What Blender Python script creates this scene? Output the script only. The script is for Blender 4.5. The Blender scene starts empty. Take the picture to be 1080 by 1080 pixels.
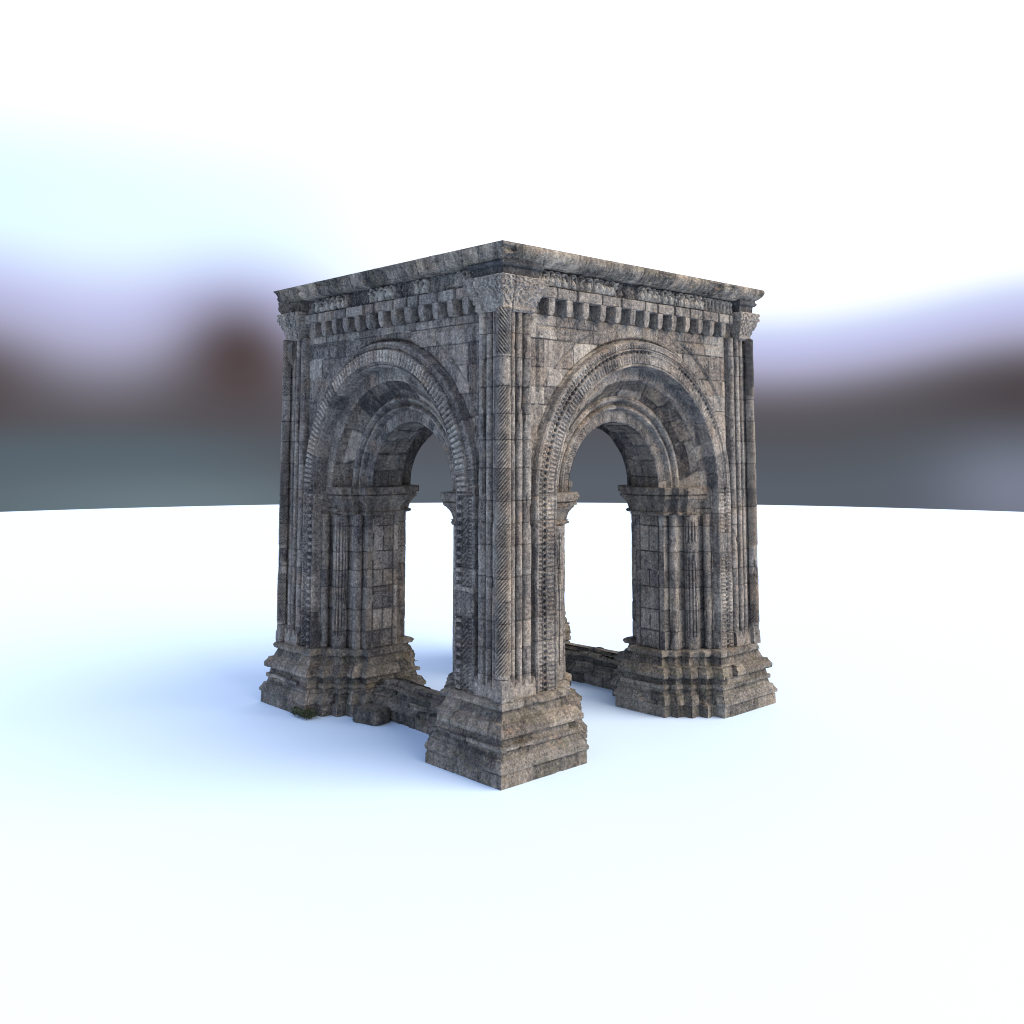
import bpy, math
import numpy as np
from math import pi, radians

rng = np.random.default_rng(11)
scene = bpy.context.scene
col = scene.collection

# ------------------------------------------------------------------ noise
def _hash(ix, iy, iz, seed):
    h = (ix.astype(np.int64) * 374761393 + iy.astype(np.int64) * 668265263 + iz.astype(np.int64) * 2147483647 + seed * 974634777) & 0xFFFFFFFF
    h = ((h ^ (h >> 13)) * 1274126177) & 0xFFFFFFFF
    h = ((h ^ (h >> 16)) * 2246822519) & 0xFFFFFFFF
    return ((h ^ (h >> 15)) & 0xFFFFFF) / float(0xFFFFFF) * 2 - 1

def vnoise(p, seed=0):
    f = np.floor(p); t = p - f; t = t * t * (3 - 2 * t)
    i = f.astype(np.int64)
    r = 0
    for dx in (0, 1):
        wx = t[..., 0] if dx else 1 - t[..., 0]
        for dy in (0, 1):
            wy = t[..., 1] if dy else 1 - t[..., 1]
            for dz in (0, 1):
                wz = t[..., 2] if dz else 1 - t[..., 2]
                r = r + wx * wy * wz * _hash(i[..., 0] + dx, i[..., 1] + dy, i[..., 2] + dz, seed)
    return r

def fbm(p, octv=3, seed=0):
    a, s, r = 1.0, 0.0, 0
    for o in range(octv):
        r = r + a * vnoise(p * (2.03 ** o) + o * 17.3, seed + o); s += a; a *= .5
    return r / s

def rough(P, amp=1.0):
    """weathering: shift every point by a smooth 3D noise so neighbouring patches stay joined"""
    D = np.stack([fbm(P * 2.3, 2, 3 + c) * .014 + fbm(P * 9., 3, 30 + c) * .006 for c in range(3)], -1)
    return P + D * (amp * .75)

# ------------------------------------------------------------------ placement
BX = .96
def warp(P):
    x, y, z = P[..., 0], P[..., 1], P[..., 2]
    k = 1 + .0068 * (7 - z)
    x2 = (x + .11 * (1 - (x / 4.2) ** 2)) * k
    y2 = (y + .12 * (1 - (y / 4.2) ** 2)) * k * BX
    return np.stack([x2, y2, z], -1)

def facade(k):
    def f(s, r, z):
        s, r, z = np.broadcast_arrays(np.asarray(s, float), np.asarray(r, float), np.asarray(z, float))
        if k == 0: return np.stack([s, -r, z], -1)
        if k == 1: return np.stack([-r, -s, z], -1)
        if k == 2: return np.stack([-s, r, z], -1)
        return np.stack([r, s, z], -1)
    return f

def quadrant(sx, sy):
    def f(a, b, z):
        a, b, z = np.broadcast_arrays(np.asarray(a, float), np.asarray(b, float), np.asarray(z, float))
        return np.stack([sx * a, sy * b, z], -1)
    return f

# ------------------------------------------------------------------ mesh builder
class MB:
    def __init__(self): self.v = []; self.q = []; self.n = []; self.c = []; self.k = 0
    def grid(self, P, br=.5, warm=.5, mort=0., amp=1.0, do_warp=True):
        n, m = P.shape[:2]
        if amp: P = rough(P, amp)
        if do_warp: P = warp(P)
        self.v.append(P.reshape(-1, 3))
        C = np.zeros((n, m, 3)); C[..., 0] = br; C[..., 1] = warm; C[..., 2] = mort
        self.c.append(C.reshape(-1, 3))
        idx = np.arange(n * m).reshape(n, m) + self.k
        q = np.stack([idx[:-1, :-1], idx[1:, :-1], idx[1:, 1:], idx[:-1, 1:]], -1).reshape(-1, 4)
        self.q.append(q); self.k += n * m
        return q
    def ngon(self, P, br=.5, warm=.5, amp=1.0):
        P = np.asarray(P, float)
        if amp: P = rough(P, amp)
        P = warp(P)
        self.v.append(P); self.c.append(np.tile([br, warm, 0], (len(P), 1)))
        self.n.append(list(range(self.k, self.k + len(P)))); self.k += len(P)
    def drop(self, mask):
        """remove quads of the last grid where mask is True"""
        self.q[-1] = self.q[-1][~mask.reshape(-1)]
    def build(self, name, mat, parent=None, sharp=38):
        V = np.concatenate(self.v); Q = np.concatenate(self.q) if self.q else np.zeros((0, 4), int)
        me = bpy.data.meshes.new(name)
        ng = self.n; nl = len(Q) * 4 + sum(len(x) for x in ng)
        me.vertices.add(len(V)); me.vertices.foreach_set('co', V.reshape(-1).astype(np.float32))
        loops = np.concatenate([Q.reshape(-1)] + [np.array(x) for x in ng]).astype(np.int32)
        me.loops.add(nl); me.loops.foreach_set('vertex_index', loops)
        tot = np.concatenate([np.full(len(Q), 4), np.array([len(x) for x in ng], int)]).astype(np.int32)
        st = np.concatenate([[0], np.cumsum(tot)[:-1]]).astype(np.int32)
        me.polygons.add(len(tot)); me.polygons.foreach_set('loop_start', st)
        try: me.polygons.foreach_set('loop_total', tot)
        except Exception: pass
        me.update(calc_edges=True); me.validate()
        a = me.attributes.new('tint', 'FLOAT_COLOR', 'POINT')
        C = np.concatenate(self.c); C4 = np.concatenate([C, np.ones((len(C), 1))], 1)
        a.data.foreach_set('color', C4.reshape(-1).astype(np.float32))
        me.polygons.foreach_set('use_smooth', np.ones(len(tot), bool))
        me.set_sharp_from_angle(angle=radians(sharp))
        me.materials.append(mat)
        o = bpy.data.objects.new(name, me); col.objects.link(o)
        if parent: o.parent = parent
        return o

def empty(name, loc=(0, 0, 0), rz=0, parent=None):
    o = bpy.data.objects.new(name, None); col.objects.link(o)
    o.location = loc; o.rotation_euler = (0, 0, rz); o.parent = parent
    o.empty_display_size = .3
    return o
def tag(o, label=None, cat=None, group=None, kind=None):
    for k_, v_ in (('label', label), ('category', cat), ('group', group), ('kind', kind)):
        if v_: o[k_] = v_
    return o

def samples(a, b, step, marks=(), w=.012):
    n = max(2, int(round((b - a) / step)) + 1)
    z = list(np.linspace(a, b, n))
    for m in marks:
        if a + w < m < b - w: z += [m - w, m - w * .35, m + w * .35, m + w]
    z = np.array(sorted(z)); keep = np.concatenate([[True], np.diff(z) > 1e-4])
    return z[keep]

def gauss(x, w): return np.exp(-(x / w) ** 2)
def sstep(a, b, x):
    t = np.clip((x - a) / (b - a), 0, 1); return t * t * (3 - 2 * t)

# masonry courses shared by the whole tower
COURSES = [1.5]
while COURSES[-1] < 9.2: COURSES.append(COURSES[-1] + rng.uniform(.40, .62))
COURSES = np.array(COURSES)
def course_of(z): return np.clip(np.searchsorted(COURSES, z), 0, len(COURSES) - 1)
def joint(z, w=.010): return np.max(gauss(np.asarray(z)[..., None] - COURSES, w), -1)
def rnd(*ids):
    ids = np.broadcast_arrays(*[np.asarray(i) for i in ids])
    while len(ids) < 3: ids = list(ids) + [np.zeros_like(ids[0])]
    return _hash(ids[0].astype(np.int64) * 7 + 3, ids[1].astype(np.int64) * 13 + 5, ids[2].astype(np.int64) * 29 + 1, 77) * .5 + .5

# ------------------------------------------------------------------ lofts
def miters(poly):
    n = len(poly); P = np.array(poly, float); area = 0
    for i in range(n):
        j = (i + 1) % n; area += P[i, 0] * P[j, 1] - P[j, 0] * P[i, 1]
    sg = 1 if area > 0 else -1
    E = np.roll(P, -1, 0) - P; L = np.linalg.norm(E, axis=1)[:, None]; E = E / L
    N = np.stack([E[:, 1], -E[:, 0]], 1) * sg
    M = np.roll(N, 1, 0) + N
    return P, M, L[:, 0]

def loft(mb, fr, poly, levels, step=.06, zstep=.06, chip=None, cap=True, amp=1.0, tintf=None, skip=(), marks=()):
    P, M, L = miters(poly); n = len(P)
    zs = [levels[0][0]]; os_ = [levels[0][1]]
    for (z0, o0), (z1, o1) in zip(levels[:-1], levels[1:]):
        d = max(abs(z1 - z0), abs(o1 - o0)); m = max(1, int(math.ceil(d / zstep)))
        for i in range(1, m + 1): zs.append(z0 + (z1 - z0) * i / m); os_.append(o0 + (o1 - o0) * i / m)
    zs = np.array(zs); os_ = np.array(os_)
    if len(marks):
        order = np.arange(len(zs)); zz = samples(zs[0], zs[-1], zstep, marks)
        os_ = np.interp(zz, zs, os_); zs = zz
    for i in range(n):
        if i in skip: continue
        j = (i + 1) % n
        m = max(2, int(math.ceil(L[i] / step)) + 1)
        f = np.linspace(0, 1, m)
        Z, F = np.meshgrid(zs, f, indexing='ij'); O = np.repeat(os_[:, None], m, 1)
        def pos(O):
            a = (1 - F) * (P[i, 0] + O * M[i, 0]) + F * (P[j, 0] + O * M[j, 0])
            b = (1 - F) * (P[i, 1] + O * M[i, 1]) + F * (P[j, 1] + O * M[j, 1])
            return a, b
        a, b = pos(O)
        if chip is not None:
            O = chip(fr(a, b, Z), O); a, b = pos(O)
        br, wm, mo = (.5, .5, 0.) if tintf is None else tintf(i, F * L[i], Z, fr(a, b, Z))
        if isinstance(mo, np.ndarray):
            Oj = O - mo * .026; a, b = pos(Oj)
        mb.grid(fr(a, b, Z), br, wm, mo, amp)
    if cap:
        o = os_[-1]
        V = P + o * M
        mb.ngon(fr(V[:, 0], V[:, 1], np.full(n, zs[-1])), amp=amp)

def masonry(width=.55, seed=0):
    """tint/joints for a wall strip: courses plus vertical joints"""
    def t(i, U, Z, P):
        ci = course_of(Z)
        off = rnd(ci, np.full_like(ci, i + seed)) * width
        bi = np.floor((U + off) / width).astype(int)
        fr_ = (U + off) / width - bi
        vj = gauss(np.minimum(fr_, 1 - fr_) * width, .012)
        g = np.maximum(joint(Z), vj * .8)
        return rnd(ci, bi, np.full_like(ci, i + seed)), rnd(bi, ci + 5, np.full_like(ci, i + 9)), g
    return t
def coursed(seed=0):
    def t(i, U, Z, P):
        ci = course_of(Z)
        return rnd(ci, np.full_like(ci, seed + i)), rnd(ci + 3, np.full_like(ci, seed + i)), joint(Z) * .8
    return t

# ------------------------------------------------------------------ materials
def nd(nt, t, **kw):
    n = nt.nodes.new(t)
    for k_, v_ in kw.items(): setattr(n, k_, v_)
    return n
def L(nt, a, b): nt.links.new(a, b)
def mth(nt, op, a, b=None, c=None, clamp=False):
    n = nd(nt, 'ShaderNodeMath', operation=op); n.use_clamp = clamp
    for i, x in enumerate((a, b, c)):
        if x is None: continue
        if isinstance(x, (int, float)): n.inputs[i].default_value = x
        else: L(nt, x, n.inputs[i])
    return n.outputs[0]
def mix(nt, fac, a, b, mode='MIX'):
    n = nd(nt, 'ShaderNodeMix', data_type='RGBA', blend_type=mode)
    for sock, x in ((n.inputs[0], fac), (n.inputs[6], a), (n.inputs[7], b)):
        if isinstance(x, (int, float)): sock.default_value = x
        elif isinstance(x, tuple): sock.default_value = (*x, 1)
        else: L(nt, x, sock)
    return n.outputs[2]
def noise(nt, vec, scale, detail=6, rough_=.6, dist=0.):
    n = nd(nt, 'ShaderNodeTexNoise'); n.inputs['Scale'].default_value = scale
    n.inputs['Detail'].default_value = detail; n.inputs['Roughness'].default_value = rough_
    n.inputs['Distortion'].default_value = dist; L(nt, vec, n.inputs['Vector'])
    return n.outputs['Fac']
def smap(nt, v, a, b, c=0., d=1.):
    n = nd(nt, 'ShaderNodeMapRange', interpolation_type='SMOOTHSTEP')
    n.inputs[1].default_value = a; n.inputs[2].default_value = b; n.inputs[3].default_value = c; n.inputs[4].default_value = d
    L(nt, v, n.inputs[0]); return n.outputs[0]

GAIN = 1.2
def stone(name, gain=1.0, hue=(1, 1, 1), rust=.5, lime=.5, moss=0., streaky=.5, dark=.5):
    m = bpy.data.materials.new(name); m.use_nodes = True; nt = m.node_tree; nt.nodes.clear()
    out = nd(nt, 'ShaderNodeOutputMaterial'); bs = nd(nt, 'ShaderNodeBsdfPrincipled'); L(nt, bs.outputs[0], out.inputs[0])
    tc = nd(nt, 'ShaderNodeTexCoord'); co = tc.outputs['Object']
    at = nd(nt, 'ShaderNodeAttribute', attribute_name='tint'); sp = nd(nt, 'ShaderNodeSeparateColor'); L(nt, at.outputs['Color'], sp.inputs[0])
    mp = nd(nt, 'ShaderNodeMapping'); mp.inputs['Scale'].default_value = (5.5, 5.5, .55); L(nt, co, mp.inputs[0])
    big = noise(nt, co, .9, 5, .62, .6)
    med = noise(nt, co, 5.5, 7, .68, .4)
    mid = noise(nt, co, 15, 6, .72, .3)
    fine = noise(nt, co, 42, 5, .75)
    grit = noise(nt, co, 120, 2, .6)
    strk = noise(nt, mp.outputs[0], 1.0, 5, .62, .3)
    v = mth(nt, 'MULTIPLY', big, .20)
    v = mth(nt, 'MULTIPLY_ADD', mid, .46, v)
    v = mth(nt, 'MULTIPLY_ADD', med, .20, v)
    v = mth(nt, 'MULTIPLY_ADD', fine, .52, v)
    v = mth(nt, 'MULTIPLY_ADD', grit, .16, v)
    v = mth(nt, 'MULTIPLY_ADD', strk, streaky * .6, v)
    v = mth(nt, 'MULTIPLY_ADD', sp.outputs[0], .14, v)
    v = mth(nt, 'SUBTRACT', v, .30 * streaky + .055 + .05 + .10 + .09 + .245 - .055 + .025 - .055 - .06 - .07)
    v = mth(nt, 'MULTIPLY_ADD', v, 1.42, -.21)
    rp = nd(nt, 'ShaderNodeValToRGB'); L(nt, v, rp.inputs[0]); cr = rp.color_ramp
    cr.elements[0].position = .28; cr.elements[0].color = (.022, .022, .026, 1)
    cr.elements[1].position = .74; cr.elements[1].color = (.42, .39, .345, 1)
    for p_, c_ in ((.39, (.055, .053, .055)), (.48, (.118, .111, .106)), (.57, (.19, .176, .163)), (.65, (.275, .255, .23))):
        e = cr.elements.new(p_); e.color = (*c_, 1)
    c = rp.outputs[0]
    # warm and cool stones
    warm = mth(nt, 'ADD', mth(nt, 'MULTIPLY_ADD', sp.outputs[1], .45, .27), mth(nt, 'MULTIPLY_ADD', noise(nt, co, 1.7, 4, .6), 1.6, -.8))
    c = mix(nt, smap(nt, warm, .3, .95), mix(nt, 1., c, (.98, 1., 1.02), 'MULTIPLY'), mix(nt, 1., c, (1.08, 1.0, .92), 'MULTIPLY'))
    # ochre staining
    r1 = mth(nt, 'MULTIPLY', smap(nt, noise(nt, co, 2.6, 6, .7, .5), .55, .70), smap(nt, noise(nt, co, 15, 4, .6), .42, .62))
    c = mix(nt, mth(nt, 'MULTIPLY', r1, rust), c, (.27, .155, .085))
    # lime runs and pale scale
    l1 = mth(nt, 'MULTIPLY', smap(nt, noise(nt, mp.outputs[0], 2.6, 6, .7, .5), .60, .70), smap(nt, noise(nt, co, 28, 4, .7), .45, .62))
    c = mix(nt, mth(nt, 'MULTIPLY', l1, lime), c, (.56, .54, .50))
    # black crust
    d1 = smap(nt, noise(nt, co, 3.4, 8, .72, .8), .52, .66)
    c = mix(nt, mth(nt, 'MULTIPLY', d1, dark * .5), c, (.028, .028, .032))
    if moss:
        g1 = mth(nt, 'MULTIPLY', smap(nt, noise(nt, co, 4.2, 7, .7, .6), .48, .64), moss)
        c = mix(nt, g1, c, (.085, .095, .035))
    # mortar / open joints
    c = mix(nt, mth(nt, 'MULTIPLY', sp.outputs[2], .95, clamp=True), c, mix(nt, smap(nt, noise(nt, co, 2.2, 3), .56, .66), (.025, .025, .028), (.30, .29, .27)))
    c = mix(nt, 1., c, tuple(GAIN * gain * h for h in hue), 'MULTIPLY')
    L(nt, c, bs.inputs['Base Color'])
    bs.inputs['Roughness'].default_value = .86
    bs.inputs['Specular IOR Level'].default_value = .35
    hb = mth(nt, 'MULTIPLY', med, .9)
    hb = mth(nt, 'MULTIPLY_ADD', mid, .5, hb)
    hb = mth(nt, 'MULTIPLY_ADD', fine, .5, hb)
    hb = mth(nt, 'MULTIPLY_ADD', grit, .15, hb)
    bp = nd(nt, 'ShaderNodeBump'); bp.inputs['Strength'].default_value = .85; bp.inputs['Distance'].default_value = .065
    L(nt, hb, bp.inputs['Height']); L(nt, bp.outputs[0], bs.inputs['Normal'])
    return m

M_wall = stone('weathered_ashlar', 1.0, streaky=.45, lime=.6, dark=.5)
M_carv = stone('carved_stone', 1.05, rust=.5, lime=.6, streaky=.35, dark=.4)
M_shaft = stone('shaft_stone', 1.0, rust=.5, streaky=.5, dark=.4, lime=.5)
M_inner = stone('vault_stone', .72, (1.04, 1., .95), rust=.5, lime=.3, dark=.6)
M_base = stone('plinth_stone', .86, (1.0, 1., .99), rust=.5, moss=.3, streaky=.35, dark=.55)
M_corn = stone('cornice_stone', .92, (1.04, 1., .94), rust=.7, moss=.25, streaky=.9, dark=.5)
M_slate = stone('dark_abacus_stone', .42, (.88, .97, 1.12), rust=.15, lime=.1, dark=.5)
M_frieze = stone('frieze_stone', 1.0, (.98, 1., 1.02), rust=.3, lime=.9, streaky=.45, dark=.5)
M_low = stone('low_wall_stone', .62, (1.0, 1., .98), rust=.35, lime=.25, moss=.35, dark=.7)

# ------------------------------------------------------------------ tower
ROT = .753; CX, CY = .1323, 24.1726
tower = empty('stone_arch_monument', (CX, CY, 0), ROT)
tag(tower, 'weathered grey stone four sided monument with deep round arches and carved cornice on white floor', 'monument')

ZC = 5.32                                   # springing line
STEPS = [(2.36, 2.36), (1.65, 2.36), (1.65, 3.08), (1.86, 3.08), (1.86, 3.28), (2.10, 3.28), (2.10, 3.50), (2.36, 3.50), (2.36, 3.73), (2.60, 3.73)]
SHAFT = [(2.36, 2.36), (1.65, 2.36), (1.65, 3.2), (1.92, 3.2), (1.92, 3.36), (2.34, 3.36), (2.34, 3.60), (2.63, 3.60)]
def shaft_poly(front):
    half = SHAFT[1:] + [(2.63, front)]
    return [SHAFT[0]] + half + [(front, front)] + [(b, a) for a, b in reversed(half)]
def pier_poly(outer, front):
    half = STEPS[1:] + [(2.60, front)]
    return [STEPS[0]] + half + [(outer, outer)] + [(b, a) for a, b in reversed(half)]
BASE = [(0, .36), (.275, .355), (.285, .39), (.35, .395), (.42, .35), (.47, .325), (.50, .315), (.515, .265), (.615, .24), (.635, .28), (.725, .282), (.745, .225),
        (.87, .20), (.885, .30), (.90, .32), (1.00, .322), (1.085, .255), (1.13, .245), (1.145, .16), (1.25, .115), (1.345, .085), (1.36, .165), (1.43, .175), (1.465, .155), (1.50, .10), (1.50, 0.)]

def base_chip(seed, strength=1.):
    """some stones of some courses have lost their moulded edge"""
    def f(P, O):
        z = P[..., 2]; w = P[..., 0] - P[..., 1]
        band = np.digitize(z, [.28, .51, .64, .735, .88, 1.14, 1.355])
        wob = .10 * fbm(np.stack([w * 0, z * 6, w * 0 + seed], -1), 2, 6)
        bi = np.floor((w + wob) / .47 + .37 * band).astype(int)
        gone = (rnd(bi, band, np.full_like(bi, seed + 40)) < .10) & (z > .27)
        lim = np.interp(z, [0, .28, .51, .735, .9, 1.14, 1.5], [.34, .30, .235, .20, .19, .13, .06]) + .03 * fbm(P * 6, 3, 9)
        O2 = np.where(gone, np.minimum(O, lim), O)
        n2 = fbm(P * np.array([2.6, 2.6, 3.]) + 5 + seed, 3, 80 + seed)
        return O2 - .025 * sstep(.25, .36, n2) * (O > .05) - .010 * np.abs(fbm(P * 9, 3, 12)) * (z > .28)
    return f

def band_tint(i, U, Z, P):
    ci = np.digitize(Z, [.30, .56, .735, .9, 1.17, 1.36])
    w = .75
    off = rnd(ci, np.full_like(ci, i)) * w
    bi = np.floor((U + off) / w).astype(int); fr_ = (U + off) / w - bi
    lip = sum(gauss(Z - z_, .022) for z_ in (.315, .68, .95, 1.40)) * (.5 + .5 * fbm(P * 5, 2, 4))
    return rnd(ci, bi, np.full_like(ci, i)) * .8 + .55 * lip, rnd(bi, ci), gauss(np.minimum(fr_, 1 - fr_) * w, .012) * .7

def column(mb, fr, a, b, R, z0, z1, marks=(), ridge=None, nth=20, zstep=.06, full=2 * pi, th0=0., seed=0, amp=.7, taper=0.):
    zs = samples(z0, z1, zstep, marks); th = np.linspace(th0, th0 + full, nth + 1)
    Z, T = np.meshgrid(zs, th, indexing='ij')
    g = joint(Z, .009) if len(marks) else np.zeros_like(Z)
    r = R * (1 - taper * (Z - z0) / (z1 - z0)) - .014 * g
    if ridge is not None: r = r + ridge(T, Z)
    n = fbm(np.stack([np.cos(T) * .6 + a * 3, np.sin(T) * .6 + b * 3, Z * 2.2 + seed], -1), 2, 60 + seed)
    r = r - .03 * sstep(.34, .46, n) * min(1., R / .08)
    ci = course_of(Z)
    relief_tone = np.clip((r - R) * 14, -.9, .9) if ridge is not None else 0.  # pale worn ridges, groove shade put into the tint by relief height
    mb.grid(fr(a + r * np.cos(T), b + r * np.sin(T), Z), rnd(ci, np.full_like(ci, seed)) * .55 + .22 + relief_tone, rnd(ci + 3, np.full_like(ci, seed)) * .6 + .2, g * .7, amp)

def disc_cap(mb, fr, a, b, R, z):
    t = np.linspace(0, 2 * pi, 17)[:-1]
    mb.ngon(fr(a + R * np.cos(t), b + R * np.sin(t), np.full(16, z)), amp=0)

def make_pier(sx, sy, idx, hi=True, cap_w=(.72, .72)):
    fr = quadrant(sx, sy); mk = COURSES
    zst = .05 if hi else .12
    core = MB()
    # lower stepped shaft with jamb panels
    poly = shaft_poly(3.84)
    def tint(i, U, Z, P):
        A = np.abs(P[..., 0]); B = np.abs(P[..., 1])
        ci = course_of(Z)
        jamb = i in (1, len(poly) - 2)
        if jamb:
            Lw = .84; half = (ci % 2 == 0)
            x = U if i == 1 else Lw - U
            edge = np.maximum(gauss(x - .12, .018), gauss(x - .68, .018))
            mid = gauss(x - .40, .018) * half * ((x > .12) & (x < .68))
            inb = ((x > .12) & (x < .68))
            g = np.maximum(joint(Z, .013) * np.where(inb, 1., .4), np.maximum(edge, mid))
            bi = np.where(inb, np.where(half & (x > .40), 2, 1), np.where(x < .12, 0, 5))
            return rnd(ci, bi, np.full_like(ci, idx)) * .8, rnd(bi, ci), g
        w = .9
        return rnd(ci, np.full_like(ci, i + idx * 20)) * .9, rnd(ci + 3, np.full_like(ci, i + 2)), joint(Z) * .8
    loft(core, fr, poly, [(1.48, 0), (5.3, 0)], step=.016 if hi else .1, zstep=zst, tintf=tint, marks=mk, cap=False, amp=1.)
    # upper part behind the spandrels
    up = [(3.0, 3.0), (3.0, 3.84), (3.84, 3.84), (3.84, 3.0)]
    loft(core, fr, up, [(5.28, 0), (9.5, 0)], step=.06, zstep=zst * 1.2, tintf=masonry(.6, idx), marks=mk, cap=True)
    loft(core, fr, [(3.70, 3.70), (3.70, 3.968), (3.968, 3.968), (3.968, 3.70)], [(1.49, 0), (8.83, 0)], step=.05, zstep=zst, tintf=coursed(3), marks=mk, cap=False)
    pier = core.build('pier', M_shaft, tower)
    # plinth
    mb = MB(); loft(mb, fr, pier_poly(4.01, 4.01), BASE, step=.03 if hi else .09, zstep=.022, chip=base_chip(idx, 1. if hi else .6), amp=.5, tintf=band_tint)
    mb.build('plinth', M_base, pier)
    # impost
    ip = [(2.33, 2.33), (1.62, 2.33), (1.62, 3.23), (1.90, 3.23), (1.90, 3.42), (2.08, 3.42), (2.08, 3.55), (2.98, 3.55)]
    half = ip[1:]; ipoly = [ip[0]] + half + [(2.62, 3.0), (3.0, 3.0)][:1] + [(3.0, 2.62)] + [(b, a) for a, b in reversed(half)]
    # two facade sides handled as one closed ring whose outer corner hides inside the pier core
    ipoly = [ip[0]] + half + [(2.98, 2.98)] + [(b, a) for a, b in reversed(half)]
    lev = [(4.66, .0), (4.68, .05), (4.71, .065), (4.745, .05), (4.76, .015), (4.80, .02), (4.90, .045), (4.98, .09), (5.02, .125), (5.05, .13), (5.06, .165), (5.13, .17), (5.14, .145), (5.16, .145), (5.17, .20), (5.305, .205), (5.33, .19), (5.33, -.2)]
    nh = len(half)
    lev2 = lev
    P_, M_, L_ = miters(ipoly)
    mb = MB()
    def ichip(P, O): return O - .035 * sstep(.25, .45, fbm(P * 4.5 + idx, 3, 91)) * (O > .05)
    skip = [nh, nh + 1]
    loft(mb, fr, ipoly, lev2, step=.04, zstep=.03, cap=False, amp=.6, skip=skip, chip=ichip)
    mb.build('impost', M_inner, pier)
    # engaged shafts of the splayed jambs, both sides of the pier
    for sw in (0, 1):
        q = (lambda a, b, z, f=fr: f(a, b, z)) if sw == 0 else (lambda a, b, z, f=fr: f(b, a, z))
        mb = MB()
        def flute(T, Z): return -.034 * (np.clip(np.cos(T * 13), -.1, 1)) * sstep(1.78, 1.84, Z) * (1 - sstep(4.5, 4.56, Z)) * (1 - ((Z > 3.62) & (Z < 4.05)) * (idx == 2))
        column(mb, q, 2.25, 3.53, .165, 1.5, 4.68, mk, flute, nth=84 if hi else 42, zstep=zst, seed=idx * 9 + sw)
        mb.build('fluted_column', M_shaft, pier)
        mb = MB()
        loft_round = [(1.0, .235), (1.06, .25), (1.12, .235), (1.16, .20), (1.25, .18), (1.33, .185), (1.36, .22), (1.42, .225), (1.47, .20), (1.52, .175)]
        th = np.linspace(0, 2 * pi, 33); zz = np.array([x[0] for x in loft_round]); rr = np.array([x[1] for x in loft_round])
        mb.grid(q(2.25 + rr[:, None] * np.cos(th), 3.53 + rr[:, None] * np.sin(th), zz[:, None]), amp=1)
        mb.build('column_base', M_base, pier)
        for (a, b, R) in ((1.87, 3.31, .105), (2.56, 3.75, .085)):
            mb = MB(); column(mb, q, a, b, R, 1.5, 4.7, mk, None, nth=20, zstep=zst, seed=idx * 9 + sw + int(a * 10))
            mb.build('nook_shaft', M_shaft, pier)
        # pilaster colonnettes
        for n_, (a, R, rc) in enumerate(((3.765, .055, 3.975), (3.595, .062, 3.975), (3.375, .088, 3.94))):
            mb = MB()
            zlow = 1.68
            def reed(T, Z, R=R): return np.zeros_like(Z)
            column(mb, q, a, rc, R, zlow, 8.84, mk, None, nth=18, zstep=zst, seed=idx * 9 + sw * 4 + n_, amp=.8)
            # flat web behind the reed
            w = R * 1.0
            P = samples(zlow, 8.84, .1, ())
            for s0, s1, r0, r1 in ((a - w, a - w, 3.82, rc), (a + w, a + w, rc, 3.82)):
                mb.grid(q(np.array([[s0, s1]]).repeat(len(P), 0), np.array([[r0, r1]]).repeat(len(P), 0), P[:, None]), .4, amp=1.)
            mb.build('colonnette', M_shaft, pier)
        # shared foot of the three colonnettes, scooped top edge
        mb = MB()
        S = np.linspace(3.26, 3.86, 40); Zr = np.linspace(1.48, 1.86, 12)
        topz = 1.70 + .13 * np.max(np.stack([gauss(S - c_, .045) for c_ in (3.27, 3.475, 3.68, 3.86)]), 0)
        T = np.linspace(0, 1, 12)[:, None]
        Zg = 1.49 + (topz[None, :] - 1.49) * T
        Rg = 4.055 - .012 * T ** 4 + 0 * Zg
        Zg = np.concatenate([Zg, Zg[-1:] + .02, Zg[-1:] + .03]); Rg = np.concatenate([Rg, Rg[-1:] - .05, Rg[-1:] - .16])
        Sg = np.repeat(S[None, :], len(Zg), 0)
        mb.grid(q(Sg, Rg, Zg), .65, .6)
        for s_ in (3.26, 3.86):
            mb.grid(q(s_, np.array([[3.82, 4.05]]), np.array([[1.49], [1.72]])), .5)
        mb.build('pilaster_foot', M_carv, pier)
    # cable moulded corner column
    mb = MB(); ns = 12
    plain = ((7.42, 8.0),) if idx == 0 else ((6.9, 7.5), (3.2, 3.9))
    def cable(T, Z):
        sgn = np.where(Z > 7.7, 1, -1)
        ph = (T * ns) * (sx * sy) * sgn + Z * 2 * pi / .078
        m = sstep(1.98, 2.03, Z)
        for p0, p1 in plain: m = m * (1 - ((Z > p0) & (Z < p1)))
        return (.024 * np.cos(ph) - .010) * m
    t0 = math.atan2(1, 1) - pi * .75
    column(mb, fr, 4.025, 4.025, .130, 1.5, 8.84, mk, cable, nth=120 if hi else 36, zstep=.0115 if hi else .06, full=1.5 * pi, th0=t0, seed=idx, amp=.8)
    mb.build('cable_column', M_carv, pier)
    mb = MB(); loft(mb, fr, [(3.88, 3.88), (3.88, 4.12), (4.12, 4.12), (4.12, 3.88)], [(1.49, .02), (1.78, .015), (1.92, -.02), (1.98, -.06)], step=.05, chip=lambda P, O: O - .05 * sstep(.1, .3, fbm(P * 5 + idx, 2, 4)), amp=1.4)
    mb.build('column_foot', M_carv, pier)
    # capital
    w0, w1 = cap_w
    def cpoly(o, d=0.): return [(3.75, 3.75), (4.06 - w0, 3.75), (4.06 - w0, 4.06), (4.06, 4.06), (4.06, 4.06 - w1), (3.75, 4.06 - w1)]
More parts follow.
